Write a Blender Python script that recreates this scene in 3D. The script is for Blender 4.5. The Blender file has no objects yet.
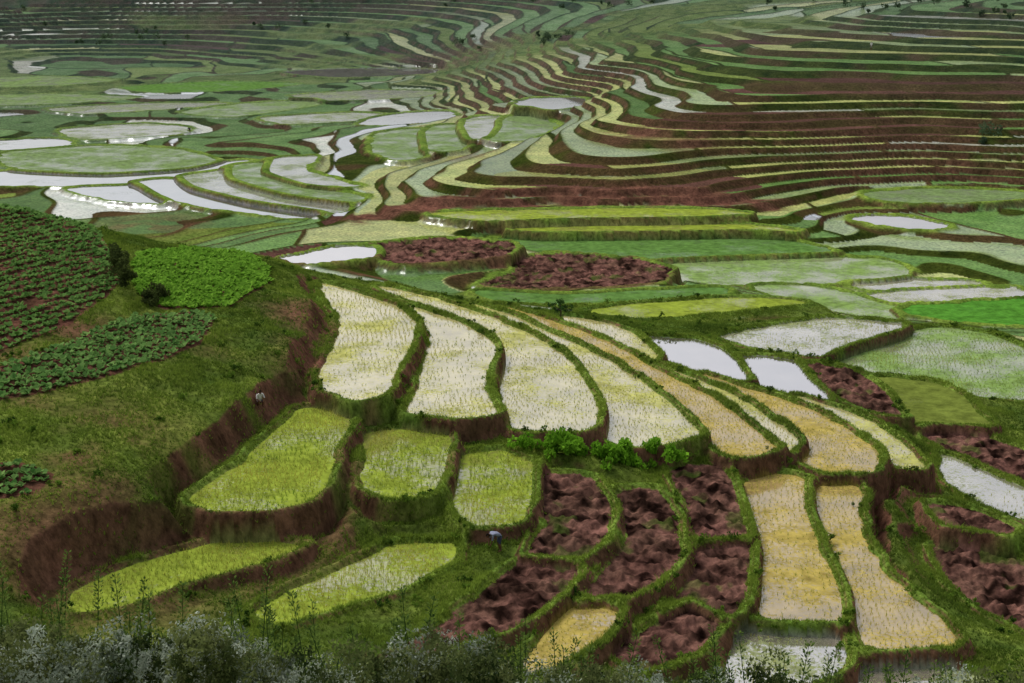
import bpy, bmesh, math, time
import numpy as np
from mathutils import Vector, Matrix
rng=np.random.default_rng(7)
scene=bpy.context.scene
# Plots are outlined in image pixels and back-projected from the camera (height CH):
# each point is pixel u,v plus chosen terrace level z; S() gives map x,y.
CH=40.0; FPX=1422.0; PITCH=math.radians(16.08)
sp,cp=math.sin(PITCH),math.cos(PITCH)
def S(u,v,z):
    a=(u-512)/FPX; b=(341.5-v)/FPX
    dy=cp+sp*b; dz=-sp+cp*b
    t=(CH-z)/(-dz)
    return (a*t,dy*t)
TAB=rng.random((256,256))
def vn(x,y):
    xi=np.floor(x).astype(np.int64); yi=np.floor(y).astype(np.int64)
    fx=x-xi; fy=y-yi; fx=fx*fx*(3-2*fx); fy=fy*fy*(3-2*fy)
    a=TAB[xi&255,yi&255]; b=TAB[(xi+1)&255,yi&255]; c=TAB[xi&255,(yi+1)&255]; d=TAB[(xi+1)&255,(yi+1)&255]
    return (a*(1-fx)+b*fx)*(1-fy)+(c*(1-fx)+d*fx)*fy
def fbm(x,y,o=4,s=0):
    r=0;a=.5;t=0
    for i in range(o):
        r=r+a*vn(x*2**i+17.3*i+s*31.7,y*2**i+9.1*i+s*11.3); t+=a; a*=.5
    return r/t
def ss(a,b,x):
    t=np.clip((x-a)/(b-a),0,1); return t*t*(3-2*t)
def hsh(a,b=0):
    return TAB[(a*73+b*19+5)&255,(a*37+b*101+11)&255]
PL=[
('pale',13.0,[(322,284),(345,290),(375,300),(402,312),(413,325),(405,345),(395,365),(388,385),(375,397),(345,400),(328,390),(325,370),(335,350),(345,325),(335,305)]),
('pale',12.2,[(395,303),(425,312),(455,322),(485,338),(492,350),(484,370),(483,395),(495,412),(470,418),(430,420),(412,412),(420,390),(430,360),(432,335),(420,318)]),
('pale',11.4,[(380,287),(440,301),(490,318),(530,335),(560,355),(580,380),(595,405),(592,425),(570,433),(520,430),(507,415),(505,385),(510,360),(500,340),(470,324),(430,307)]),
('pale',10.6,[(470,304),(520,320),(560,338),(590,352),(625,372),(655,393),(680,413),(698,432),(680,440),(640,447),(610,440),(612,420),(600,395),(585,370),(560,350),(520,329)]),
('gold',10.0,[(500,307),(580,331),(640,362),(670,378),(710,398),(745,423),(772,447),(755,455),(730,455),(705,435),(680,409),(655,388),(620,364),(570,338)]),
('pale',9.5,[(655,366),(700,382),(740,400),(780,428),(800,445),(788,452),(772,440),(745,416),(712,396),(680,380)]),
('gold',9.0,[(705,376),(745,390),(790,403),(840,425),(870,450),(868,470),(835,475),(800,460),(812,447),(790,425),(755,402)]),
('pale',8.4,[(800,398),(860,418),(900,443),(917,465),(905,468),(880,448),(845,424)]),
('pale',8.5,[(565,317),(610,325),(650,345),(653,360),(620,350),(580,333)]),
('water',8.0,[(650,338),(690,340),(725,352),(745,380),(720,379),(680,365),(655,352)]),
('water',7.6,[(745,358),(790,361),(815,385),(826,401),(800,396),(765,386)]),
('wpale',6.5,[(725,338),(760,330),(830,320),(898,325),(895,331),(850,341),(815,355),(770,350)]),
('lgreen',5.8,[(842,364),(880,350),(930,330),(985,335),(1040,360),(1060,400),(980,395),(900,378)]),
('soil',7.3,[(810,365),(850,372),(890,393),(905,416),(880,413),(845,400),(820,385)]),
('grassy',6.8,[(878,378),(930,384),(960,397),(985,425),(950,428),(908,422),(892,400)]),
('soil',6.3,[(925,432),(970,434),(1060,465),(1060,495),(1000,478),(950,453)]),
('wpale',6.5,[(942,456),(975,464),(1060,508),(1060,530),(990,507),(950,482)]),
('soil',6.5,[(935,548),(990,550),(1060,580),(1060,640),(1000,618),(960,590)]),
('gold',9.0,[(750,485),(775,475),(800,480),(805,510),(815,545),(838,590),(838,622),(800,626),(765,620),(760,580),(765,550),(750,515)]),
('gold',8.6,[(820,490),(850,484),(858,500),(855,530),(880,570),(920,605),(950,640),(930,650),(880,655),(860,630),(855,600),(840,560),(818,515)]),
('wpale',8.6,[(745,636),(790,632),(835,636),(838,662),(800,688),(760,695),(735,680)]),
('wpale',8.0,[(870,668),(930,665),(1000,690),(960,720),(870,710)]),
('soil',9.5,[(672,472),(712,467),(738,500),(745,538),(715,542),(700,540),(690,505)]),
('soil',9.35,[(703,547),(748,546),(748,588),(725,615),(690,600),(668,612),(690,585),(702,565)]),
('soil',9.2,[(665,618),(690,608),(715,622),(690,650),(640,668),(620,655)]),
('soil',9.9,[(617,492),(655,491),(672,520),(675,555),(655,582),(620,598),(588,602),(602,578),(627,553),(628,520)]),
('gold',9.75,[(570,610),(612,604),(600,635),(558,666),(528,672),(545,640)]),
('soil',10.4,[(548,477),(588,480),(608,505),(604,532),(580,555),(565,560),(530,555),(550,520)]),
('soil',10.2,[(520,565),(565,567),(572,574),(550,600),(520,620),(470,640),(405,665),(385,658),(430,635),(480,600)]),
('ygreen',10.9,[(465,456),(500,452),(528,462),(528,490),(513,523),(480,526),(460,510),(462,480)]),
('ygreen',11.5,[(370,435),(410,430),(447,435),(440,470),(425,495),(395,498),(366,488),(368,460)]),
('ygreen',12.2,[(305,410),(335,411),(345,425),(332,450),(325,480),(300,503),(260,513),(215,510),(192,500),(230,475),(265,445),(290,422)]),
('ygreen',10.9,[(75,592),(150,562),(200,547),(260,541),(298,547),(270,558),(200,578),(130,602),(80,610)]),
('ygreen',10.3,[(398,546),(448,545),(445,563),(400,588),(330,608),(280,625),(262,612),(310,585),(370,560)]),
('soil',7.4,[(930,505),(975,512),(1010,528),(1000,538),(950,528)]),
('lgreen',2.6,[(665,265),(720,261),(800,259),(870,260),(903,270),(880,280),(800,283),(700,283),(668,278)]),
('green',3.0,[(500,240),(600,238),(740,235),(790,242),(822,251),(750,255),(650,258),(560,254)]),
('lgreen',3.0,[(760,287),(820,289),(870,300),(900,310),(880,318),(840,312),(790,299)]),
('wpale',2.8,[(872,296),(940,291),(1010,290),(1012,296),(950,301),(890,304)]),
('bgreen',3.2,[(890,309),(960,305),(1050,301),(1060,324),(960,319)]),
('wpale',2.4,[(845,283),(905,281),(970,283),(960,287),(880,290)]),
('soil',4.5,[(520,260),(560,255),(630,261),(663,270),(650,280),(600,285),(540,287),(487,284),(520,273)]),
('soil',5.5,[(370,246),(430,240),(500,244),(513,252),(470,259),(400,262),(385,253)]),
('water',5.8,[(290,259),(340,249),(382,246),(368,255),(310,262)]),
('green',5.0,[(480,292),(560,296),(640,292),(720,289),(715,296),(640,300),(560,304),(500,300)]),
('ygreen',6.0,[(590,312),(640,305),(740,299),(800,303),(720,312),(640,318)]),
('lgreen',4.2,[(870,194),(930,190),(990,191),(1040,196),(960,202),(890,201)]),
('water',3.4,[(860,218),(900,217),(940,225),(930,229),(880,224)]),
('ygreen',3.9,[(520,229),(600,225),(740,226),(790,231),(700,234),(540,234)]),
('ygreen',4.7,[(440,214),(540,211),(680,210),(740,213),(640,218),(480,219)]),
('lgreen',2.2,[(20,152),(100,147),(165,150),(205,160),(190,167),(110,172),(40,170),(10,160)]),
('water',2.0,[(-30,174),(30,174),(100,177),(180,172),(240,162),(250,165),(200,177),(120,184),(40,184),(-30,183)]),
('water',2.2,[(75,189),(130,186),(150,195),(160,203),(120,200)]),
('water',2.6,[(140,181),(165,178),(185,190),(250,205),(320,215),(300,218),(220,208),(160,195)]),
('wpale',3.1,[(188,176),(225,171),(225,182),(280,198),(340,208),(330,212),(250,200),(200,187)]),
('lgreen',3.6,[(230,168),(265,163),(262,175),(300,188),(355,196),(350,201),(290,194),(240,180)]),
('wpale',4.0,[(273,160),(310,157),(300,170),(330,180),(350,186),(310,184),(270,172)]),
('wpale',2.2,[(70,130),(140,125),(180,128),(170,134),(90,138)]),
('water',2.2,[(0,142),(50,140),(60,145),(10,149)]),
('wpale',2.2,[(60,109),(150,104),(220,104),(160,109),(90,113)]),
('lgreen',2.4,[(190,112),(250,104),(320,101),(300,107),(230,116)]),
('lgreen',2.2,[(-30,97),(60,95),(130,98),(60,103),(-30,105)]),
('lgreen',2.3,[(-30,80),(40,77),(110,80),(60,85),(-30,87)]),
('water',3.0,[(290,72),(350,69),(430,70),(420,74),(340,77)]),
('green',2.6,[(130,87),(220,82),(290,84),(240,90),(160,92)]),
('wpale',2.9,[(270,118),(340,114),(380,115),(340,121),(290,123)]),
('water',3.2,[(390,116),(440,112),(445,119),(400,124),(370,124)]),
('wpale',3.0,[(300,96),(370,91),(430,92),(410,97),(330,100)]),
('lgreen',5.2,[(425,132),(450,126),(462,140),(448,150),(430,148)]),
('wpale',6.0,[(464,126),(488,117),(496,128),(480,138),(468,136)]),
('lgreen',6.4,[(502,121),(530,116),(545,126),(520,139),(502,139)]),
('water',8.0,[(525,104),(540,99),(575,99),(570,106),(545,109)]),
('lgreen',4.6,[(385,135),(415,130),(418,150),(405,159),(385,152)]),
]
def catmull(pts,n=4,crisp=.45):
    p=np.array(pts,float); out=[]
    N=len(p)
    for i in range(N):
        a,b,c,d=p[i-1],p[i],p[(i+1)%N],p[(i+2)%N]
        for k in range(n):
            t=k/n
            q=.5*((2*b)+(c-a)*t+(2*a-5*b+4*c-d)*t*t+(3*b-a-3*c+d)*t**3)
            out.append(q*(1-crisp)+crisp*(b+(c-b)*t))
    return np.array(out)
plots=[]
for kind,z,pp in PL:
    w=[S(u,v,z) for u,v in pp]
    plots.append((kind,z,catmull(w),np.array(w)))
def sdf(px,py,poly):
    d=np.full(px.shape,1e18); ins=np.zeros(px.shape,bool)
    N=len(poly)
    for i in range(N):
        ax,ay=poly[i]; bx,by=poly[(i+1)%N]
        ex,ey=bx-ax,by-ay; wx,wy=px-ax,py-ay
        L=ex*ex+ey*ey+1e-12
        t=np.clip((wx*ex+wy*ey)/L,0,1)
        dx=wx-ex*t; dy=wy-ey*t
        d=np.minimum(d,dx*dx+dy*dy)
        if ay!=by:
            c=((ay>py)!=(by>py))&(px<ex*(py-ay)/ey+ax)
            ins^=c
    d=np.sqrt(d)
    return np.where(ins,-d,d)
C=[]
def cu(u,v,z):
    x,y=S(u,v,z); C.append((x,y,z))
for a in [(-40,203,20),(0,205,20),(60,225,18.8),(130,246,16.8),(200,252,15.8),(265,258,14.6),(300,275,14.2),(310,300,14.8),(308,340,15.2),(300,380,14.6),
 (0,260,18.6),(0,320,17.2),(0,380,16.2),(0,440,15.2),(0,500,14.4),(-60,440,15.4),(-60,560,13.2),(100,300,17),(200,300,16),(120,350,16),(200,350,15.4),(260,330,15.2),
 (100,420,15),(180,420,14.6),(240,400,14.4),(270,400,13.8),(120,480,14),(60,520,13.6),(0,560,12.9),(60,560,12.4),(140,520,13.2),(180,490,13.3),(0,600,12),
 (620,455,10.2),(960,520,6.8),(920,520,7.3),(900,500,7.6),(900,560,7.9),(960,620,7),
 (620,186,6.8),(600,150,9),(500,170,7.6),(450,175,7),(400,180,5.8),(400,200,5.3),(500,187,6.9),(450,120,6.5),(500,100,8),(350,150,4.2),(700,186,6.8),(560,206,4.9),(640,205,4.9),(480,208,4.9),(700,206,4.9),(700,160,8.2),(700,130,10.5),(700,100,13),(700,70,14.5),
 (700,50,16),(700,30,17),(700,10,19),(700,0,20.5),(600,120,10.2),(600,90,11.5),(600,60,13.5),(600,30,15),
 (850,190,4.6),(850,160,7.4),(850,130,10.3),(850,100,13),(850,70,15.2),(850,50,17),(850,20,19.5),(850,0,21.5),
 (1000,210,3.4),(1000,250,2.8),(900,250,2.8),(1000,190,4.5),(1000,150,8.5),(1000,125,10.8),(1000,100,13),(1000,60,16),(1000,40,18),(1000,20,20.5),(1000,0,23.5),
 (100,120,2.2),(200,150,2.4),(300,140,2.8),(200,60,2.6),(50,60,2.4),(300,60,3.4),(100,40,5),(0,40,5),(250,40,6),(100,20,10),(0,20,10),(250,20,10),(100,0,16),(0,0,17),(250,0,16),(400,50,6.5),(400,30,10),(400,0,16),(500,60,9),(500,30,13),(550,0,18.5)]:
    cu(*a)
def cw(x,y,z): C.append((x,y,z))
for a in [(0,0,38.2),(-15,0,38),(15,0,38),(0,-30,40),(-10,10,33.2),(10,10,33),(0,10,33.2),(-8,20,28.1),(-4,20,27.9),(0,20,27.7),(4,20,27.5),(9,20,27.3),(-20,20,28.6),(20,20,26.6),
 (-9,23,25.8),(0,23,25.2),(9,23,24.4),(-12,30,20.5),(0,30,19.5),(12,30,18.5),(-18,42,14.5),(0,42,12.8),(18,42,11),(-26,52,12.8),(-50,45,20),(40,40,14),(50,60,10),
 (-45,135,9),(-20,138,6.5),(-60,160,3),(-90,150,8),(-30,165,4.5),(-80,110,17),(-80,80,17),(-100,200,3),(-150,200,5),(-60,190,2.4),
 (60,95,6.8),(80,110,8),(100,160,6),(120,200,9),(140,260,18),(180,330,26),(80,75,9),
 (-200,300,8),(-260,400,18),(-120,560,24),(0,560,26),(120,520,30),(-200,700,50),(0,750,52),(200,700,56),(-400,900,75),(0,1000,85),(400,900,85),(0,1500,110),(700,1300,110),(-700,1300,110),(350,500,45),(-400,500,40),(600,200,50),(-500,200,50)]:
    cw(*a)
for kind,z,sm,raw in plots:
    st=max(1,len(raw)//6)
    for q in raw[::st]: C.append((q[0],q[1],z))
    C.append((raw[:,0].mean(),raw[:,1].mean(),z))
C=np.array(C)
def rbf_fit(C,lam=.6):
    n=len(C); X=C[:,:2]/100
    K=np.sqrt(((X[:,None]-X[None])**2).sum(-1))
    K=K-np.eye(n)*lam/100
    Pm=np.c_[np.ones(n),X]
    A=np.block([[K,Pm],[Pm.T,np.zeros((3,3))]])
    return np.linalg.lstsq(A,np.r_[C[:,2],0,0,0],rcond=None)[0]
wt=rbf_fit(C)
def rbf_eval(x,y):
    X=np.c_[x,y]/100; out=np.empty(len(X)); Xc=C[:,:2]/100
    for i in range(0,len(X),8000):
        q=X[i:i+8000]
        K=np.sqrt(((q[:,None]-Xc[None])**2).sum(-1))
        out[i:i+8000]=K@wt[:-3]+wt[-3]+q@wt[-2:]
    return out
def steps(segs):
    r=[segs[0][0]]
    for a,b,d in segs:
        n=max(1,int(round((b-a)/d))); r+=list(a+(b-a)*np.arange(1,n+1)/n)
    return np.array(r)
R=steps([(2,16,.7),(16,26,.25),(26,55,.6),(55,118,.13),(118,145,.28),(145,200,.45),(200,250,.33),(250,340,.45),(340,560,.8),(560,1600,10)])
AZ=np.radians(np.r_[np.arange(-50,-22,.3),np.arange(-22,22,.05),np.arange(22,50.1,.3)])
NR,NA=len(R),len(AZ)
RR,AA=np.meshgrid(R,AZ,indexing='ij')
X=RR*np.sin(AA); Y=RR*np.cos(AA)
Rc=R[::5]
if Rc[-1]!=R[-1]: Rc=np.r_[Rc,R[-1]]
Ac=AZ[::6]
if Ac[-1]!=AZ[-1]: Ac=np.r_[Ac,AZ[-1]]
rc,ac=np.meshgrid(Rc,Ac,indexing='ij')
hc=rbf_eval((rc*np.sin(ac)).ravel(),(rc*np.cos(ac)).ravel()).reshape(rc.shape)
tmp=np.array([np.interp(R,Rc,hc[:,j]) for j in range(len(Ac))])
HB=np.array([np.interp(AZ,Ac,tmp[:,i]) for i in range(NR)])
x=X.ravel(); y=Y.ravel(); r=RR.ravel(); hb=HB.ravel()
hn=hb+ (fbm(x/30,y/30,3,1)-.5)*1.7*ss(120,160,r)+(fbm(x/12,y/12,2,2)-.5)*.35
zb=4.0; SL=.36; SH=.78
mr=1+.55*ss(370,470,r)
def toq(h): return np.where(h<zb,h/SL,zb/SL+(h-zb)/SH)
def fromq(e): return np.where(e<zb/SL,e*SL,zb+(e-zb/SL)*SH)
q=toq(hn)/mr
k=np.floor(q).astype(np.int64); f=q-k
dq=np.abs(np.gradient(q.reshape(NR,NA),axis=0)).ravel()
rho=np.maximum(np.where(hn<zb,.2,.30),np.minimum(dq*1.6,.5))
e=k-1+ss(0.0,rho,f)
bwid=np.maximum(.07,dq*.7)
zt=fromq(e*mr)+.17*(1-ss(.12,.4,dq))*np.exp(-((f-rho-bwid*.6)/bwid)**2)
tm=ss(120,135,r)*(1-ss(600,760,r))
base=hb*(1-tm)+zt*tm + (fbm(x/5,y/5,3,5)-.5)*.5*(1-tm) +(fbm(x/1.1,y/1.1,2,6)-.5)*.16*(1-tm)
riser=1-ss(rho+.04,rho+.06+np.maximum(dq,.05),f)
hk=hsh(k)
Lp=np.where(hn<5,14+26*hsh(k,3),22+50*hsh(k,3))
al=x+y*.15+(fbm(x/20,y/20,2,8)-.5)*10+hk*60
pid=np.floor(al/Lp).astype(np.int64); fa=al/Lp-pid
cross=1-ss(.3,.55,np.minimum(fa,1-fa)*Lp)
base=base+.15*cross*(1-riser)*tm
hp=hsh(k*7+pid*13,pid)
KC={'lgreen':((.20,.27,.10),.25),'ygreen':((.29,.32,.10),.12),'wpale':((.38,.40,.31),.42),'water':((.38,.38,.38),.8),'green':((.095,.18,.045),.04),
 'bgreen':((.06,.22,.02),.0),'soil':((.085,.043,.033),0),'grassy':((.12,.17,.035),0),'gold':((.34,.27,.06),.25),'pale':((.42,.40,.20),.4)}
reg=fbm(x/40,y/40,2,12)
# two ploughed districts on the right-hand hillside
bro=np.zeros(x.shape)
for (u,v,z,ra,rb) in [(930,85,14.2,38,12),(850,120,11.2,40,9),(620,165,8.4,22,7),(470,40,12,30,16),(820,35,18,50,10)]:
    px,py=S(u,v,z); bro=np.maximum(bro,np.exp(-((x-px)/ra)**2-((y-py)/rb)**2))
bro=bro+(reg-.5)*.8
names=['lgreen','ygreen','wpale','water','green','soil','grassy']
def pick(h,pr):
    c=np.cumsum(pr); c=c/c[-1]
    return np.searchsorted(c,h)
cat=np.where(hn<4.3, pick(hp,[.3,.1,.24,.14,.2,.01,.04]), np.where(bro>.5, pick(hp,[.08,.24,.03,.01,.10,.5,.06]), pick(hp,[.28,.44,.05,.01,.18,.02,.06])))
cat=np.where((hn<4.3)&(x>20),pick(hp,[.3,.1,.03,.02,.5,.02,.05]),cat)
cat=np.where(r>370,pick(hp,[.18,.14,.015,.01,.42,.06,.26]),cat)
cat=np.where(r<188,pick(hp,[.2,.1,0,0,.45,.05,.25]),cat)
cols=np.array([KC[n][0] for n in names]); wets=np.array([KC[n][1] for n in names])
tc=cols[cat]*(0.7+.55*hsh(k*3,pid*5))[:,None]; tw=wets[cat]
tc=tc*(.8+.4*fbm(x/3,y/3,3,91))[:,None]
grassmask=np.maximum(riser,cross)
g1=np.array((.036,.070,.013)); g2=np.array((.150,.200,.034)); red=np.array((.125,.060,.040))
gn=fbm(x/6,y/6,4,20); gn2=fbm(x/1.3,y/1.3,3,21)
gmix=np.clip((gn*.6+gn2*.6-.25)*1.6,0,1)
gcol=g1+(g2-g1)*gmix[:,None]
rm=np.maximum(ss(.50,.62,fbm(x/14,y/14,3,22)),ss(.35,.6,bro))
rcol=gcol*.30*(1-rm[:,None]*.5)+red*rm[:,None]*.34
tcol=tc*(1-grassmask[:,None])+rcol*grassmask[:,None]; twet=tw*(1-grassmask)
tmc=ss(.2,.6,tm)
scr=ss(.55,.62,fbm(x/55,y/30,3,33))*ss(330,380,r)
tmc=tmc*(1-scr*.85)
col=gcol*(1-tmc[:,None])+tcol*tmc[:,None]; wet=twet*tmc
grassy=1-tmc
BIG=1e6
s1=np.full(x.shape,BIG); s2=np.full(x.shape,BIG); i1=np.zeros(x.shape,int); i2_=np.zeros(x.shape,int)
sw=np.zeros(x.shape); swz=np.zeros(x.shape)
jit=(fbm(x/2.2,y/2.2,3,90)-.5)
for i,(kind,z,poly,raw) in enumerate(plots):
    cr=np.hypot(*poly.mean(0)); grow=.28 if cr<112 else .6 if cr<140 else 1.0 if cr<232 else 2.0
    M=6.5+grow
    b0=poly.min(0)-M; b1=poly.max(0)+M
    idx=np.nonzero((x>b0[0])&(x<b1[0])&(y>b0[1])&(y<b1[1]))[0]
    s=sdf(x[idx],y[idx],poly)-grow+jit[idx]*(.7 if cr<140 else 1.8)
    m=s<6.5; idx=idx[m]; s=s[m]
    o1,oi=s1[idx],i1[idx]
    lt=s<o1
    s2[idx]=np.where(lt,o1,np.minimum(s2[idx],s)); i2_[idx]=np.where(lt,oi,np.where(s<s2[idx]+1e-9,i,i2_[idx]))
    s1[idx]=np.where(lt,s,o1); i1[idx]=np.where(lt,i,oi)
    sc=np.maximum(s,0)
    w=(1-sc/6.5)**2/(sc+.3)**1.5*np.exp(np.clip(-3.5*(z-hb[idx]),-12,12))
    sw[idx]+=w; swz[idx]+=w*z
gsc=np.clip(r/105,1,2.4)
bw=.66*gsc
se1=np.maximum(s1,(s1-s2)/2+bw/2); se2=np.maximum(s2,(s2-s1)/2+bw/2)
lv=np.array([p[1] for p in plots]); kinds=np.array([p[0] for p in plots])
I=se1<0; out=~I
z1=lv[i1]; z2=lv[i2_]
zi=np.where(sw>0,swz/np.maximum(sw,1e-12),hb)
dm=np.maximum(s1,0)
bl=ss(.6,np.where(base>zi,2.0,4.0),dm)
bl=np.where(r>140,ss(.4,2.2,dm),bl)
under=zi*(1-bl)+base*bl
def stamp(zz,s,z,valid):
    w=(1-ss(.5*gsc,.9*gsc,s))*valid
    return zz*(1-w)+(z+.24*np.exp(-((s-.36*gsc)/(.24*gsc))**2))*w
hi1=z1>=z2
sa,za=np.where(hi1,se2,se1),np.where(hi1,z2,z1)
sb_,zb_=np.where(hi1,se1,se2),np.where(hi1,z1,z2)
Z=stamp(under,sa,za,sa<50); Z=stamp(Z,sb_,zb_,sb_<50)
Z=Z+(gn2-.5)*.24*ss(.2,.8,se1)*(1-tm)
issoil=kinds=='soil'
dd=-se1[I]; zin=z1[I]; soilI=issoil[i1[I]]
clod=(fbm(x[I]/.6,y[I]/.6,3,30)-.5)*.75+(vn(x[I]/.24,y[I]/.24)-.5)*.22
Z[I]=np.where(soilI, zin+clod*ss(0,.4,dd), zin-.18*ss(0,.35,dd)-.01)
dcol=1-ss(1.0,3.5,s1); dcol=np.where(r>140,1-ss(.8,1.8,s1),dcol)
near=(out)&(s1<4)
lush=(1-ss(.55*gsc[near],1.0*gsc[near],se1[near]))*(.45+.9*gn[near])
gb=gcol[near]*.8*(1-lush[:,None])+(gcol[near]*.75+np.array((.050,.090,.012)))*lush[:,None]
col[near]=col[near]*(1-dcol[near,None])+gb*dcol[near,None]
wet[near]*=(1-dcol[near])
grassy[near]=np.maximum(grassy[near],dcol[near])
ci=np.array([KC[kd][0] for kd in kinds])
col[I]=ci[i1[I]]*np.where(soilI,1,.5)[:,None]; wet[I]=0; grassy[I]=0
sI=np.nonzero(I)[0][soilI]
sn=fbm(x[sI]/.7,y[sI]/.7,3,31)
col[sI]*=(.12+1.9*ss(.2,.8,sn))[:,None]
wd=ss(.64,.74,fbm(x[sI]/1.6,y[sI]/1.6,3,35))[:,None]*.5
col[sI]=col[sI]*(1-wd)+np.array((.07,.11,.02))*wd
Zg=Z.reshape(NR,NA)
gr=np.gradient(Zg,axis=0)/np.gradient(R)[:,None]; ga=np.gradient(Zg,axis=1)/(np.gradient(AZ)[None]*RR)
slope=np.hypot(gr,ga).ravel()
rn=fbm(x/3.5,y/3.5,3,40)
redm=ss(.6,1.0,slope)*ss(.20,.40,rn)*ss(40,58,r)*out*(1-.4*ss(130,160,r))*.95
for (u,v,z,rad,st) in [(316,318,14.2,3.4,1),(322,350,14,2.6,1),(322,378,13.5,3,.95),(100,535,13,6,.95),(160,515,13,4,.9),(60,550,12.6,6,.85),(20,560,12.6,5,.7),(345,470,11.8,3,.8),(455,470,11.2,2.5,.7),(240,540,11.5,5,.8),(350,530,11,4,.8),
  (460,40,11,14,.7),(640,130,10.2,7,.9),(690,135,10.3,6,.9),(20,355,16.8,3,.8),(80,328,16.8,3,.8),(110,430,14.8,3.5,.7),(0,400,16,3.5,.6),(180,345,15.5,3,.6),(230,20,10,12,.7),(470,150,6.8,6,.6),(150,215,3.5,8,.6),(70,452,15,1.6,.9)]:
    px,py=S(u,v,z)
    redm=np.maximum(redm,st*np.exp(-((x-px)**2+(y-py)**2)/rad**2)*ss(.25,.5,rn+.15*slope)*out)
# the long eroded bank under the middle terraces, and the cut banks of the dry mounds
def strip(pts,wid,amt):
    global redm
    P_=[S(*p) for p in pts]
    d=np.full(x.shape,1e9)
    for (ax,ay),(bx,by) in zip(P_[:-1],P_[1:]):
        ex,ey=bx-ax,by-ay; t=np.clip(((x-ax)*ex+(y-ay)*ey)/(ex*ex+ey*ey),0,1)
        d=np.minimum(d,np.hypot(x-ax-ex*t,y-ay-ey*t))
    redm=np.maximum(redm,amt*(1-ss(wid*.55,wid*1.1,d+(fbm(x/3,y/3,3,88)-.5)*wid*1.2))*ss(.18,.4,fbm(x/5,y/2,3,44))*out)
strip([(355,212,4.8),(410,206,5.1),(470,196,5.8),(560,194,5.9),(640,193,5.9),(700,193,6),(765,196,5.6)],3.6,1.)
strip([(380,268,4.8),(440,268,4.8),(500,264,4.8)],1.6,.9)
strip([(490,290,4.2),(560,292,4.2),(640,288,4.2),(670,282,4)],1.5,.8)
strip([(290,266,5.4),(330,270,5.2),(370,276,5.2)],2.,.7)
redc=red*(.3+1.2*fbm(x/1.2,y/1.2,3,41))[:,None]
col=col*(1-redm[:,None])+redc*redm[:,None]; grassy=grassy*(1-redm*.9)
wet=wet*(1-redm)
haze=(ss(200,480,r)**.8)[:,None]  # distance haze painted into the ground colour: greyer and bluer with range
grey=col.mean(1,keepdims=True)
col=col*(1-haze*.25)+grey*haze*.25
col=col*(1-haze*.28)+np.array((.016,.027,.030))*haze
def ground(px,py):
    px=np.asarray(px,float); py=np.asarray(py,float)
    rr=np.hypot(px,py); aa=np.arctan2(px,py)
    fi=np.interp(rr,R,np.arange(NR)); fj=np.interp(aa,AZ,np.arange(NA))
    i=np.clip(fi.astype(int),0,NR-2); j=np.clip(fj.astype(int),0,NA-2); a=fi-i; b=fj-j
    return Zg[i,j]*(1-a)*(1-b)+Zg[i+1,j]*a*(1-b)+Zg[i,j+1]*(1-a)*b+Zg[i+1,j+1]*a*b
def world_poly(pts):
    o=[]
    for u,v in pts:
        z=16.
        for _ in range(12):
            px,py=S(u,v,z); z=.5*z+.5*float(ground(px,py))
        o.append(S(u,v,z))
    return catmull(o,3)
crop=[('dark',world_poly([(-40,212),(0,212),(40,224),(108,248),(120,285),(70,325),(0,352),(-40,362)])),
      ('bright',world_poly([(135,256),(180,249),(255,257),(272,282),(230,308),(165,310),(136,292)])),
      ('mid',world_poly([(-40,382),(60,345),(140,315),(215,315),(200,345),(130,370),(40,394),(-40,404)])),
      ('mid',world_poly([(-40,465),(20,462),(55,474),(35,494),(-40,504)]))]
for kd,pl in crop:
    s=sdf(x,y,pl); m=(s<0)
    col[m]=red*(.5+.6*gn2[m])[:,None]; grassy[m]=0
def mesh_obj(name,verts,faces,nper,mats,attrs=None,smooth=True):
    me=bpy.data.meshes.new(name)
    me.vertices.add(len(verts)); me.vertices.foreach_set('co',np.ascontiguousarray(verts,dtype=np.float32).ravel())
    nf=len(faces)
    me.loops.add(nf*nper); me.loops.foreach_set('vertex_index',np.ascontiguousarray(faces,dtype=np.int32).ravel())
    me.polygons.add(nf); me.polygons.foreach_set('loop_start',np.arange(nf,dtype=np.int32)*nper)
    if smooth: me.polygons.foreach_set('use_smooth',np.ones(nf,bool))
    me.update(calc_edges=True)
    for k_,(t,v) in (attrs or {}).items():
        a=me.attributes.new(k_,t,'POINT')
        if t=='FLOAT_COLOR': a.data.foreach_set('color',np.c_[v,np.ones(len(v))].astype(np.float32).ravel())
        else: a.data.foreach_set('value',v.astype(np.float32))
    for m in mats: me.materials.append(m)
    ob=bpy.data.objects.new(name,me); scene.collection.objects.link(ob); return ob
class NT:
    def __init__(s,name):
        s.m=bpy.data.materials.new(name); s.m.use_nodes=True; s.t=s.m.node_tree; s.t.nodes.clear()
        s.out=s.n('ShaderNodeOutputMaterial')
    def n(s,ty,**kw):
        nd=s.t.nodes.new(ty)
        for a,b in kw.items(): setattr(nd,a,b)
        return nd
    def l(s,a,b): s.t.links.new(a,b)
def noise(nt,vec,scale,detail=3,rough=.6):
    n=nt.n('ShaderNodeTexNoise'); n.inputs['Scale'].default_value=scale; n.inputs['Detail'].default_value=detail; n.inputs['Roughness'].default_value=rough
    nt.l(vec,n.inputs['Vector']); return n.outputs['Fac']
def ramp(nt,fac,a,b,c0=(0,0,0,1),c1=(1,1,1,1)):
    n=nt.n('ShaderNodeValToRGB'); n.color_ramp.elements[0].position=a; n.color_ramp.elements[1].position=b
    n.color_ramp.elements[0].color=c0; n.color_ramp.elements[1].color=c1
    nt.l(fac,n.inputs[0]); return n.outputs[0]
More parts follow.
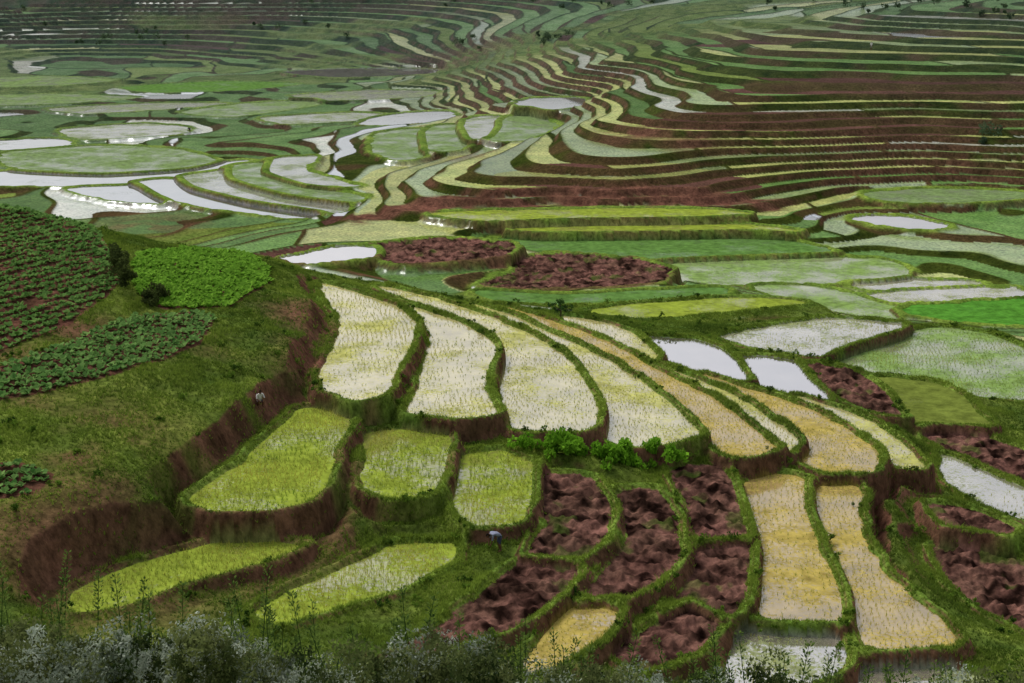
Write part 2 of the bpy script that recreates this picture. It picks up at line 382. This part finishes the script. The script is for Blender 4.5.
def mix(nt,fac,a,b,mode='MIX'):
    n=nt.n('ShaderNodeMix',data_type='RGBA',blend_type=mode)
    for sock,val in ((n.inputs[0],fac),(n.inputs[6],a),(n.inputs[7],b)):
        if isinstance(val,(int,float)): sock.default_value=val
        elif isinstance(val,tuple): sock.default_value=val if len(val)==4 else (*val,1)
        else: nt.l(val,sock)
    return n.outputs[2]
nt=NT('terrain_mat'); pos=nt.n('ShaderNodeNewGeometry').outputs['Position']
ca=nt.n('ShaderNodeAttribute',attribute_name='col'); wa=nt.n('ShaderNodeAttribute',attribute_name='wet')
mp=nt.n('ShaderNodeMapping'); mp.inputs['Scale'].default_value=(1,1,.5); nt.l(pos,mp.inputs[0])
n1=noise(nt,mp.outputs[0],2.6,5,.7); n2=noise(nt,pos,.25,3)
v1=ramp(nt,n1,.3,.7,(.38,.38,.38,1),(1.65,1.65,1.65,1)); c1=mix(nt,1.0,ca.outputs['Color'],v1,'MULTIPLY')
v2=ramp(nt,n2,.3,.7,(.75,.82,.75,1),(1.25,1.15,1.2,1)); c2=mix(nt,1.0,c1,v2,'MULTIPLY')
p=nt.n('ShaderNodeBsdfDiffuse')
nt.l(c2,p.inputs['Color'])
bp=nt.n('ShaderNodeBump'); bp.inputs['Strength'].default_value=.8; bp.inputs['Distance'].default_value=.15; nt.l(n1,bp.inputs['Height']); nt.l(bp.outputs[0],p.inputs['Normal'])
gl=nt.n('ShaderNodeBsdfGlossy'); gl.inputs['Roughness'].default_value=.15; gl.inputs['Color'].default_value=(.66,.68,.71,1)
ms=nt.n('ShaderNodeMixShader'); nt.l(wa.outputs['Fac'],ms.inputs[0]); nt.l(p.outputs[0],ms.inputs[1]); nt.l(gl.outputs[0],ms.inputs[2]); nt.l(ms.outputs[0],nt.out.inputs[0])
MT=nt.m
def paddy_mat(kind,mud,rice,amt,gloss,rough,gcol_=(.80,.79,.79),rscale=5.):
    nt=NT('paddy_'+kind); g=nt.n('ShaderNodeNewGeometry'); pos=g.outputs['Position']
    big=noise(nt,pos,.22,3); fine=noise(nt,pos,rscale,3,.7)
    add=nt.n('ShaderNodeMath',operation='ADD'); nt.l(fine,add.inputs[0])
    mb=nt.n('ShaderNodeMath',operation='MULTIPLY_ADD'); nt.l(big,mb.inputs[0]); mb.inputs[1].default_value=1.0; mb.inputs[2].default_value=-.5+(amt-.5)*.5
    nt.l(mb.outputs[0],add.inputs[1])
    m=ramp(nt,add.outputs[0],.42,.58)
    d=nt.n('ShaderNodeBsdfDiffuse'); vr=ramp(nt,noise(nt,pos,.5,4),.3,.7,(*[c*.6 for c in mud],1),(*[min(1,c*1.25) for c in mud],1)); nt.l(vr,d.inputs[0])
    gl=nt.n('ShaderNodeBsdfGlossy'); gl.inputs['Roughness'].default_value=rough; gl.inputs['Color'].default_value=(*gcol_,1)
    bp=nt.n('ShaderNodeBump'); bp.inputs['Strength'].default_value=.15; bp.inputs['Distance'].default_value=.02; nt.l(noise(nt,pos,3.,3),bp.inputs['Height']); nt.l(bp.outputs[0],gl.inputs['Normal'])
    w=nt.n('ShaderNodeMixShader'); w.inputs[0].default_value=gloss; nt.l(d.outputs[0],w.inputs[1]); nt.l(gl.outputs[0],w.inputs[2])
    rd=nt.n('ShaderNodeBsdfDiffuse'); rr=ramp(nt,noise(nt,pos,1.1,4,.7),.3,.7,(*[c*.55 for c in rice],1),(*[c*1.35 for c in rice],1)); nt.l(rr,rd.inputs[0])
    o=nt.n('ShaderNodeMixShader'); nt.l(m,o.inputs[0]); nt.l(w.outputs[0],o.inputs[1]); nt.l(rd.outputs[0],o.inputs[2]); nt.l(o.outputs[0],nt.out.inputs[0])
    return nt.m
PM={'pale':paddy_mat('pale',(.44,.38,.17),(.37,.37,.11),.44,.43,.06),
 'gold':paddy_mat('gold',(.36,.26,.10),(.37,.29,.075),.52,.28,.08),
 'water':paddy_mat('water',(.3,.26,.22),(.12,.16,.04),-.3,.85,.03,(.76,.74,.76)),
 'wpale':paddy_mat('wpale',(.34,.31,.24),(.22,.25,.11),.3,.6,.06),
 'lgreen':paddy_mat('lgreen',(.25,.28,.15),(.17,.26,.07),.55,.38,.10),
 'ygreen':paddy_mat('ygreen',(.24,.25,.06),(.22,.28,.035),.70,.28,.10),
 'green':paddy_mat('green',(.12,.19,.08),(.09,.18,.04),.8,.2,.2),
 'bgreen':paddy_mat('bgreen',(.05,.18,.02),(.07,.21,.025),.9,.05,.3),
 'grassy':paddy_mat('grassy',(.10,.12,.02),(.13,.165,.03),.9,.05,.3),
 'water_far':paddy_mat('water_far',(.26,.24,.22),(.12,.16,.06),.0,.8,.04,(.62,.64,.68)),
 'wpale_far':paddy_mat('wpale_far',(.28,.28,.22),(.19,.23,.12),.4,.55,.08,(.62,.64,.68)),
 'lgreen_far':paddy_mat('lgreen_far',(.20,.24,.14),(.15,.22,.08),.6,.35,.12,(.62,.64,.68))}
ii=np.arange(NR*NA).reshape(NR,NA)
quad=np.stack([ii[:-1,:-1],ii[:-1,1:],ii[1:,1:],ii[1:,:-1]],-1).reshape(-1,4)[:,::-1]
V=np.c_[x,y,Z]
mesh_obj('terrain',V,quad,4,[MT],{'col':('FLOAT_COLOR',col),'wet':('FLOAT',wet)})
pg=np.where(I,i1,-1).reshape(NR,NA)
for i,(kind,z,poly,raw) in enumerate(plots):
    if kind=='soil': continue
    m=(pg==i)
    if not m.any(): continue
    rr_,cc_=np.nonzero(m); r0,r1,c0,c1=max(rr_.min()-2,0),min(rr_.max()+3,NR),max(cc_.min()-2,0),min(cc_.max()+3,NA)
    s_=m[r0:r1,c0:c1]; c=s_[:-1,:-1]|s_[1:,:-1]|s_[:-1,1:]|s_[1:,1:]
    sub=ii[r0:r1,c0:c1]
    qd=np.stack([sub[:-1,:-1],sub[:-1,1:],sub[1:,1:],sub[1:,:-1]],-1)[c][:,::-1]
    uq,inv=np.unique(qd,return_inverse=True)
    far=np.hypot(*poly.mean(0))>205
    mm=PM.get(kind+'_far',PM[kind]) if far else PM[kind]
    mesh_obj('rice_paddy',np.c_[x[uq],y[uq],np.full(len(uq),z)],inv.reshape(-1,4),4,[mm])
def leaf_mat(name,c0,c1,tr=.35):
    nt=NT(name); a=nt.n('ShaderNodeAttribute',attribute_name='tint')
    c=ramp(nt,a.outputs['Fac'],0,1,(*c0,1),(*c1,1))
    p=nt.n('ShaderNodeBsdfDiffuse'); t=nt.n('ShaderNodeBsdfTranslucent'); m=nt.n('ShaderNodeMixShader'); m.inputs[0].default_value=tr
    nt.l(c,p.inputs['Color']); nt.l(c,t.inputs['Color']); nt.l(p.outputs[0],m.inputs[1]); nt.l(t.outputs[0],m.inputs[2]); nt.l(m.outputs[0],nt.out.inputs[0]); return nt.m
def tufts(name,px,py,pz,h,w,nb,mat,tint,spread=.35):
    n=len(px); N=n*nb
    bx=np.repeat(px,nb); by=np.repeat(py,nb); bz=np.repeat(pz,nb); hh=np.repeat(h,nb)*rng.uniform(.6,1.15,N)
    th=rng.uniform(0,6.283,N); ln=rng.uniform(.1,1,N)*spread*hh*2
    ww=np.full(N,w)
    pa=rng.uniform(0,6.283,N); ox=np.cos(pa)*ww*.5; oy=np.sin(pa)*ww*.5
    jx=np.cos(th)*hh*.12; jy=np.sin(th)*hh*.12
    a=np.c_[bx+jx-ox,by+jy-oy,bz-.03]; b=np.c_[bx+jx+ox,by+jy+oy,bz-.03]; c=np.c_[bx+np.cos(th)*ln,by+np.sin(th)*ln,bz+hh]
    v=np.stack([a,b,c],1).reshape(-1,3); fc=np.arange(N*3).reshape(-1,3)
    tt=np.repeat(np.clip(np.repeat(tint,nb)+rng.uniform(-.15,.15,N),0,1),3)
    return mesh_obj(name,v,fc,3,[mat],{'tint':('FLOAT',tt)},smooth=False)
rx=[];ry=[];rz=[];rh=[];rt=[]
for i,(kind,z,poly,raw) in enumerate(plots):
    if kind not in('pale','gold','ygreen','lgreen','wpale'): continue
    cx,cy=poly.mean(0)
    if math.hypot(cx,cy)>125: continue
    d=poly-poly.mean(0); u_,s_,vt=np.linalg.svd(d,full_matrices=False); ax=vt[0]; bx_=vt[1]
    pr=d@ax; qr=d@bx_
    sa,sb=(.25,.33) if kind!='ygreen' else (.22,.24)
    A,B=np.meshgrid(np.arange(pr.min(),pr.max(),sa),np.arange(qr.min(),qr.max(),sb)); A=A.ravel()+rng.normal(0,.07,A.size); B=B.ravel()
    B=B+rng.normal(0,.06,B.size)+(fbm(A/6,B*0,2,i)-.5)*1.2
    px=cx+A*ax[0]+B*bx_[0]; py=cy+A*ax[1]+B*bx_[1]
    s=sdf(px,py,poly); dens=fbm(px/4,py/4,3,50+i)
    keep=(s<.05)&(rng.random(len(px))<np.clip({'pale':.6,'gold':.75,'ygreen':1,'lgreen':.8,'wpale':.2}[kind]+(dens-.5)*2.2,0,1))
    px,py,dens=px[keep],py[keep],dens[keep]
    rx.append(px);ry.append(py);rz.append(np.full(len(px),z)); rh.append(np.full(len(px),{'ygreen':.26}.get(kind,.15)))
    rt.append(np.clip({'pale':.45,'gold':.75,'ygreen':.42,'lgreen':.3,'wpale':.4}[kind]+(dens-.5)*1.4+rng.normal(0,.12,len(px)),0,1))
rx,ry,rz,rh,rt=map(np.concatenate,(rx,ry,rz,rh,rt))
tufts('rice_plants',rx,ry,rz,rh,.03,4,leaf_mat('rice_leaf',(.14,.25,.025),(.53,.49,.10)),rt,.4)
cell=(np.gradient(R)[:,None]*RR*np.gradient(AZ)[None]).ravel()
wgt=cell*np.clip(grassy,0,1)*out*((r>50)&(r<135)&(np.abs(AA.ravel())<math.radians(24)))
lushf=(1-ss(.6,1.3,np.clip(se1,-5,50)))
wgt=wgt*(.25+ss(.35,.6,gn2))*(1+1.0*lushf)
pr=wgt/wgt.sum(); pk=rng.choice(len(x),190000,p=pr)
gx=x[pk]+rng.normal(0,.07,len(pk)); gy=y[pk]+rng.normal(0,.07,len(pk)); gz=ground(gx,gy)
gh=(.07+.24*fbm(gx/3,gy/3,3,60)**1.5)*rng.uniform(.6,1.3,len(pk))
gt=np.clip(gmix[pk]*.75+fbm(gx/4,gy/4,3,61)*.8-.35+.2*lushf[pk]+rng.normal(0,.1,len(pk)),0,1)
tufts('bank_grass',gx,gy,gz,gh,.05,4,leaf_mat('grass_leaf',(.038,.080,.012),(.23,.32,.045),.45),gt,.55)
class Cloud:
    def __init__(s): s.v=[];s.t=[]
    def bush(s,c,rad,h,n,leaf,tint,sub=7,up=0):
        cx,cy,cz=c
        k_=sub; cen=np.c_[rng.normal(0,rad*.45,k_),rng.normal(0,rad*.45,k_),rng.uniform(.25,.85,k_)*h]
        cr=rng.uniform(.35,.6,k_)*min(rad,h*.8)
        w=rng.integers(0,k_,n); dirv=rng.normal(size=(n,3)); dirv/=np.linalg.norm(dirv,axis=1)[:,None]
        rr=rng.uniform(.5,1,n)[:,None]
        p_=cen[w]+dirv*cr[w][:,None]*rr
        p_[:,2]=np.maximum(p_[:,2],.02)
        p_+=np.array([cx,cy,cz])
        a=rng.normal(size=(n,3)); a[:,2]+=up; a/=np.linalg.norm(a,axis=1)[:,None]; b=np.cross(a,rng.normal(size=(n,3))); b/=np.linalg.norm(b,axis=1)[:,None]
        L=(leaf*rng.uniform(.6,1.4,n))[:,None]
        q_=np.stack([p_-a*L,p_+b*L*.45,p_+a*L,p_-b*L*.45],1)
        s.v.append(q_.reshape(-1,3)); tt=np.clip(tint+rng.uniform(-.2,.2,k_)[w]+rng.uniform(-.2,.2,n),0,1); s.t.append(np.repeat(tt,4))
    def make(s,name,mat):
        v=np.concatenate(s.v); return mesh_obj(name,v,np.arange(len(v)).reshape(-1,4),4,[mat],{'tint':('FLOAT',np.concatenate(s.t))},smooth=False)
for kd,pl in crop:
    cx,cy=pl.mean(0); ang=math.radians({'dark':62,'bright':20,'mid':12}[kd]); ax=np.array((math.cos(ang),math.sin(ang))); bx_=np.array((-ax[1],ax[0]))
    ext=38; sa,sb={'dark':(.36,.76),'bright':(.32,.40),'mid':(.34,.60)}[kd]
    A,B=np.meshgrid(np.arange(-ext,ext,sa),np.arange(-ext,ext,sb)); A=A.ravel()+rng.normal(0,.05,A.size);B=B.ravel()+rng.normal(0,.05,B.size)
    px=cx+A*ax[0]+B*bx_[0]; py=cy+A*ax[1]+B*bx_[1]
    kp=(sdf(px,py,pl)<-.1)&(rng.random(len(px))<.96)&(fbm(px/3,py/3,2,70)>.18)&(np.abs(np.arctan2(px,py))<math.radians(26)); px,py=px[kp],py[kp]; pz=ground(px,py)
    n=len(px); nb=8; N=n*nb
    th=rng.uniform(0,6.283,N); sc=np.repeat({'dark':.34,'bright':.38,'mid':.34}[kd]*rng.uniform(.7,1.25,n),nb)
    el=rng.uniform(.2,1.1,N)
    dx=np.cos(th)*np.cos(el)*sc; dy=np.sin(th)*np.cos(el)*sc; dz=np.sin(el)*sc
    bx2=np.repeat(px,nb);by2=np.repeat(py,nb);bz2=np.repeat(pz,nb)+.02
    wx=-np.sin(th)*sc*.4; wy=np.cos(th)*sc*.4
    v=np.stack([np.c_[bx2,by2,bz2],np.c_[bx2+dx*.6+wx,by2+dy*.6+wy,bz2+dz*.7],np.c_[bx2+dx,by2+dy,bz2+dz],np.c_[bx2+dx*.6-wx,by2+dy*.6-wy,bz2+dz*.7]],1).reshape(-1,3)
    tt=np.repeat(np.clip(rng.uniform(0,1,N)*.5+np.repeat(rng.uniform(0,.5,n),nb),0,1),4)
    cc={'dark':((.06,.15,.03),(.22,.38,.10)),'bright':((.10,.23,.02),(.27,.50,.06)),'mid':((.07,.18,.04),(.25,.41,.12))}[kd]
    mesh_obj('vegetable_crop',v,np.arange(len(v)).reshape(-1,4),4,[leaf_mat('crop_'+kd,*cc)],{'tint':('FLOAT',tt)},smooth=False)
def onrel(u,v,z0=12.):
    z=z0
    for _ in range(25):
        px,py=S(u,v,z); z=.6*z+.4*float(ground(px,py))
    return px,py,float(ground(px,py))
cl=Cloud()
for i in rng.choice(len(x),520,p=pr):
    cl.bush((x[i],y[i],Z[i]-.05),rng.uniform(.2,.55),rng.uniform(.15,.45),90,.08,rng.uniform(.1,.9),5)
cl.make('bank_bushes',leaf_mat('bush_leaf',(.026,.06,.010),(.15,.25,.03)))
cl=Cloud()
for u,v,n in [(553,452,3),(575,452,2),(600,456,2),(615,462,3),(635,462,4),(655,466,2),(540,455,2)]:
    g=onrel(u,v,10.5)
    for _ in range(n): cl.bush((g[0]+rng.normal(0,.7),g[1]+rng.normal(0,.3),g[2]),.7,rng.uniform(.7,1.3),300,.17,.7,8,1.)
cl.make('leafy_green_bush',leaf_mat('bright_leaf',(.04,.12,.008),(.2,.42,.03)))
cl=Cloud()
for u,v in [(118,285),(122,292),(125,300),(160,300),(150,306)]:
    g=onrel(u,v,16.5); cl.bush((g[0],g[1],g[2]),.7,3.2 if u<130 else 1.0,900,.12,.4,12)
cl.make('hedge_shrub',leaf_mat('hedge_leaf',(.03,.045,.014),(.10,.13,.035)))
cl=Cloud()
for cu_,cv_,nn,su,sv_ in [(185,6,22,22,5),(150,12,8,30,5),(545,40,8,15,3),(280,35,6,30,6),(90,25,8,40,8),(900,8,8,60,5),(470,45,4,20,4),(985,140,3,12,3),(300,2,12,60,4),(30,5,10,30,4),(450,5,10,60,4),(700,3,10,80,3),(985,10,10,20,6)]:
    for _ in range(nn):
        g=onrel(cu_+rng.normal(0,su),max(-6,cv_+rng.normal(0,sv_)),12.)
        if g[1]>800: continue
        hh=rng.uniform(1.0,2.6)*(1.7 if cu_==185 else 1); cl.bush(g,hh*.55,hh,130,.24,rng.uniform(.3,1),8)
cl.make('distant_trees',leaf_mat('far_leaf',(.026,.048,.028),(.085,.13,.065)))
cl=Cloud(); st=Cloud(); gc=Cloud()
for _ in range(1000):
    px=rng.uniform(-9.5,9.5); py=rng.uniform(16.5,22.3)
    t=np.clip((px+8)/15,0,1)
    pn=fbm(px/1.2,py/1.2,2,77)
    if rng.random()< .70*t: continue
    top=40-py*(.472+.094*t**.7+rng.uniform(-.012,.035)+.02*math.sin(px*1.7)+.06*(pn-.5)); g=float(ground(px,py)); hgt=top-g
    if hgt<.12: continue
    hgt=min(hgt,1.7)
    kind_=rng.random()
    if pn>.47 and kind_<.75: cl.bush((px,py,g-.05),rng.uniform(.16,.40),hgt,int(220+240*hgt),.027,rng.choice([.35,.6,.9]),12,.6)
    else: gc.bush((px,py,g-.05),rng.uniform(.22,.45),hgt*.95,int(200+260*hgt),.034,rng.choice([.15,.4,.65,.9]),10,.9)
for _ in range(110):
    px=rng.uniform(-8.5,8.5); py=rng.uniform(18,22); t=(px+8)/15; g=float(ground(px,py)); top=40-py*(.458+.085*t+rng.uniform(0,.05)); 
    hh=max(.3,top-g); n=int(80+70*hh)
    zz=rng.uniform(.2,1,n)*hh; a=rng.uniform(0,6.28,n); rad=.03+.16*(1-zz/hh)*rng.random(n)
    lx,ly=rng.normal(0,.12,2)
    pc=np.c_[px+np.cos(a)*rad+lx*zz,py+np.sin(a)*rad+ly*zz,g+zz]
    d=np.c_[np.cos(a),np.sin(a),np.full(n,.6)]*.055; b=np.c_[-np.sin(a),np.cos(a),np.zeros(n)]*.016
    st.v.append(np.stack([pc,pc+d*.5+b,pc+d,pc+d*.5-b],1).reshape(-1,3)); st.t.append(np.repeat(rng.uniform(.0,.8,n),4))
    sx=np.array([[px-.012,py,g],[px+.012,py,g],[px+lx*hh+.004,py+ly*hh,g+hh],[px+lx*hh-.004,py+ly*hh,g+hh]]); st.v.append(sx); st.t.append(np.zeros(4))
cl.make('silver_shrubs',leaf_mat('silver_leaf',(.055,.085,.035),(.44,.49,.40)))
gc.make('green_shrubs',leaf_mat('heath_leaf',(.028,.048,.014),(.17,.20,.07)))
st.make('foreground_herbs',leaf_mat('herb_leaf',(.025,.055,.012),(.17,.25,.05)))
def sapling(u,v,h,name='young_tree'):
    g=onrel(u,v,9.); e=bpy.data.objects.new(name,None); scene.collection.objects.link(e); e.location=g
    bm=bmesh.new()
    def limb(a,b,r0,r1):
        a=Vector(a);b=Vector(b);d=(b-a).normalized();q_=d.to_track_quat('Z','Y'); ra=[];rb=[]
        for j in range(6):
            o=q_@Vector((math.cos(j*1.047),math.sin(j*1.047),0)); ra.append(bm.verts.new(a+o*r0)); rb.append(bm.verts.new(b+o*r1))
        for j in range(6): bm.faces.new((ra[j],ra[(j+1)%6],rb[(j+1)%6],rb[j]))
    limb((0,0,-.1),(.05,0,h*.5),.07*h/2,.04*h/2); limb((.05,0,h*.5),(0,.05,h*.9),.04*h/2,.015)
    c=Cloud()
    for _ in range(9):
        a=rng.uniform(0,6.28); z0=rng.uniform(.35,.75)*h; L=h*.3; tip=(math.cos(a)*L,math.sin(a)*L,z0+h*.15); limb((.03,0,z0),tip,.02*h/2,.008)
        c.bush((tip[0],tip[1],tip[2]-.15*h),h*.16,h*.25,110,.07,.4,4)
    c.bush((0,0,h*.75),h*.15,h*.3,150,.07,.5,4)
    me=bpy.data.meshes.new('trunk'); bm.to_mesh(me); bm.free(); nt=NT('bark'); d=nt.n('ShaderNodeBsdfDiffuse'); d.inputs[0].default_value=(.06,.04,.03,1); nt.l(d.outputs[0],nt.out.inputs[0]); me.materials.append(nt.m)
    t=bpy.data.objects.new('trunk',me); scene.collection.objects.link(t); t.parent=e
    k_=c.make('crown',leaf_mat('sapling_leaf',(.015,.045,.012),(.07,.15,.03))); k_.parent=e
sapling(560,328,2.4)
def flat(name,c):
    nt=NT(name); d=nt.n('ShaderNodeBsdfDiffuse'); pos=nt.n('ShaderNodeNewGeometry').outputs['Position']
    nt.l(ramp(nt,noise(nt,pos,9,3),.3,.7,(*[a*.7 for a in c],1),(*[min(1,a*1.2) for a in c],1)),d.inputs[0]); nt.l(d.outputs[0],nt.out.inputs[0]); return nt.m
SK=flat('skin',(.14,.07,.045)); HR=flat('hair',(.012,.01,.009))
POSE={'stand':dict(hip=(0,0,.88),belly=(0,0,1.05),chest=(.01,0,1.28),neck=(.02,0,1.44),hd=(.04,0,1.56),sh=(0,.19,1.37),el=(.02,.25,1.1),wr=(.12,.23,.88),kn=(.03,.1,.47),an=(-.02,.1,.08),to=(.14,.12,.04)),
 'bent':dict(hip=(0,0,.84),belly=(.15,0,.96),chest=(.38,0,1.02),neck=(.52,0,.99),hd=(.63,0,.93),sh=(.42,.18,1.0),el=(.46,.2,.72),wr=(.52,.14,.48),kn=(.06,.12,.46),an=(-.02,.12,.08),to=(.14,.13,.04)),
 'crouch':dict(hip=(-.12,0,.30),belly=(-.05,0,.48),chest=(.06,0,.70),neck=(.12,0,.86),hd=(.17,0,.97),sh=(.08,.18,.80),el=(.2,.24,.58),wr=(.36,.12,.48),kn=(.28,.16,.46),an=(.05,.14,.08),to=(.2,.16,.04))}
def person(u,v,z0,yaw,pose,shirt,trous,name='farmer'):
    P_=POSE[pose]; g=onrel(u,v,z0)
    e=bpy.data.objects.new(name,None); scene.collection.objects.link(e); e.location=g; e.rotation_euler=(0,0,yaw)
    V_=[P_['hip'],P_['belly'],P_['chest'],P_['neck'],tuple(np.array(P_['neck'])*.35+np.array(P_['hd'])*.65)]; E_=[(0,1),(1,2),(2,3),(3,4)]; rad=[.14,.13,.15,.055,.05]; grp=['s','s','s','k']
    for sg in(1,-1):
        m=lambda q_:(q_[0],q_[1]*sg,q_[2])
        b=len(V_); V_+= [m(P_['sh']),m(P_['el']),m(P_['wr'])]; rad+=[.06,.045,.03]; E_+=[(2,b),(b,b+1),(b+1,b+2)]; grp+=['s','s','k']
        d=np.array(P_['wr'])-np.array(P_['el']); d=d/np.linalg.norm(d); w_=np.array(P_['wr'])
        pm=w_+d*.07; V_.append(m(pm)); rad.append(.034); E_.append((b+2,b+3)); grp.append('k')
        for j,(o,L) in enumerate([(-.03,.065),(-.01,.08),(.01,.075),(.03,.055)]):
            tip=pm+d*L+np.array((o,-.015,-.01)); V_.append(m(tip)); rad.append(.009); E_.append((b+3,len(V_)-1)); grp.append('k')
        tip=w_+d*.05+np.array((.05,-.01,0)); V_.append(m(tip)); rad.append(.010); E_.append((b+2,len(V_)-1)); grp.append('k')
        b=len(V_); hp_=(P_['hip'][0],.09,P_['hip'][2]-.04); V_+=[m(hp_),m(P_['kn']),m(P_['an']),m(P_['to'])]; rad+=[.095,.065,.04,.035]; E_+=[(0,b),(b,b+1),(b+1,b+2),(b+2,b+3)]; grp+=['t','t','k','k']
    me=bpy.data.meshes.new('body'); me.from_pydata(V_,E_,[]); ob=bpy.data.objects.new('body',me); scene.collection.objects.link(ob)
    md=ob.modifiers.new('s','SKIN'); md.use_smooth_shade=True; sv=me.skin_vertices[0].data
    for i_,rr_ in enumerate(rad): sv[i_].radius=(rr_,rr_)
    sv[0].use_root=True
    sb2=ob.modifiers.new('u','SUBSURF'); sb2.levels=1; sb2.render_levels=1
    dg=bpy.context.evaluated_depsgraph_get(); m2=bpy.data.meshes.new_from_object(ob.evaluated_get(dg)); ob.modifiers.clear(); ob.data=m2
    m2.materials.clear()
    for q_ in (flat('shirt',shirt),flat('trousers',trous),SK): m2.materials.append(q_)
    Va=np.array(V_); ix={'s':0,'t':1,'k':2}
    for f_ in m2.polygons:
        c=np.array(f_.center); best=1e9
        for (a,b),gp in zip(E_,grp):
            A_=Va[a];B_=Va[b];t_=np.clip(np.dot(c-A_,B_-A_)/(np.dot(B_-A_,B_-A_)+1e-9),0,1); dd_=np.linalg.norm(c-A_-(B_-A_)*t_)-(rad[a]*(1-t_)+rad[b]*t_)
            if dd_<best: best=dd_; f_.material_index=ix[gp]
    ob.parent=e
    bm=bmesh.new(); bmesh.ops.create_icosphere(bm,subdivisions=3,radius=1)
    for q_ in bm.verts:
        c=q_.co; n_=math.exp(-((c.y)**2+(c.z+.1)**2)/.03)*(c.x>0)*.22; c.x=c.x*.095+n_*.1; c.y*=.078-.012*(c.z<0)*(-c.z); c.z*=.118
    for s_ in(1,-1):
        bmesh.ops.create_icosphere(bm,subdivisions=1,radius=.02,matrix=Matrix.Translation((0,s_*.078,0))@Matrix.Diagonal((1,.4,1.5,1)))
    me=bpy.data.meshes.new('head'); bm.to_mesh(me); bm.free(); me.materials.append(SK); me.materials.append(HR)
    for f_ in me.polygons:
        c=f_.center
        if (c.z>.05) or (c.x<-.02 and c.z>-.05): f_.material_index=1
        if c.x>.06 and abs(c.z-.012)<.01 and .02<abs(c.y)<.04: f_.material_index=1
    h_=bpy.data.objects.new('head',me); scene.collection.objects.link(h_); h_.parent=e; h_.location=P_['hd']; h_.rotation_euler=(0,.7 if pose=='bent' else .1,0)
person(500,551,10.3,math.radians(200),'bent',(.22,.24,.32),(.06,.07,.11))
person(260,407,13.8,math.radians(-60),'crouch',(.65,.62,.6),(.12,.1,.09))
person(190,133,2.3,math.radians(-100),'bent',(.05,.05,.06),(.04,.04,.05))
person(871,50,17,math.radians(-90),'stand',(.7,.7,.68),(.25,.22,.2))
w=bpy.data.worlds.new("World"); scene.world=w; w.use_nodes=True; t=w.node_tree; t.nodes.clear()
o=t.nodes.new('ShaderNodeOutputWorld'); bg=t.nodes.new('ShaderNodeBackground'); sk=t.nodes.new('ShaderNodeTexSky'); sk.sky_type='NISHITA'; sk.sun_disc=False
sk.sun_elevation=math.radians(52); sk.sun_rotation=math.radians(-40); sk.dust_density=4.; sk.air_density=1.3
hs=t.nodes.new('ShaderNodeHueSaturation'); hs.inputs['Saturation'].default_value=.3; hs.inputs['Value'].default_value=1.05
t.links.new(sk.outputs[0],hs.inputs['Color']); t.links.new(hs.outputs[0],bg.inputs[0]); bg.inputs[1].default_value=.15; t.links.new(bg.outputs[0],o.inputs[0])
sl=bpy.data.lights.new('sun','SUN'); sl.energy=1.5; sl.angle=math.radians(14); sl.color=(1,.95,.87); so=bpy.data.objects.new('sun',sl); scene.collection.objects.link(so)
az=math.radians(-40); el=math.radians(52)
dv=Vector((math.sin(az)*math.cos(el),math.cos(az)*math.cos(el),math.sin(el))); so.rotation_euler=dv.to_track_quat('Z','Y').to_euler()
cam=bpy.data.cameras.new('camera'); cam.sensor_width=36; cam.lens=50.0; cam.clip_end=5000; co=bpy.data.objects.new('camera',cam); scene.collection.objects.link(co)
co.location=(0,0,CH); co.rotation_euler=(math.radians(90)-PITCH,0,0); scene.camera=co
scene.view_settings.view_transform='Standard'; scene.view_settings.look='None'; scene.view_settings.exposure=0
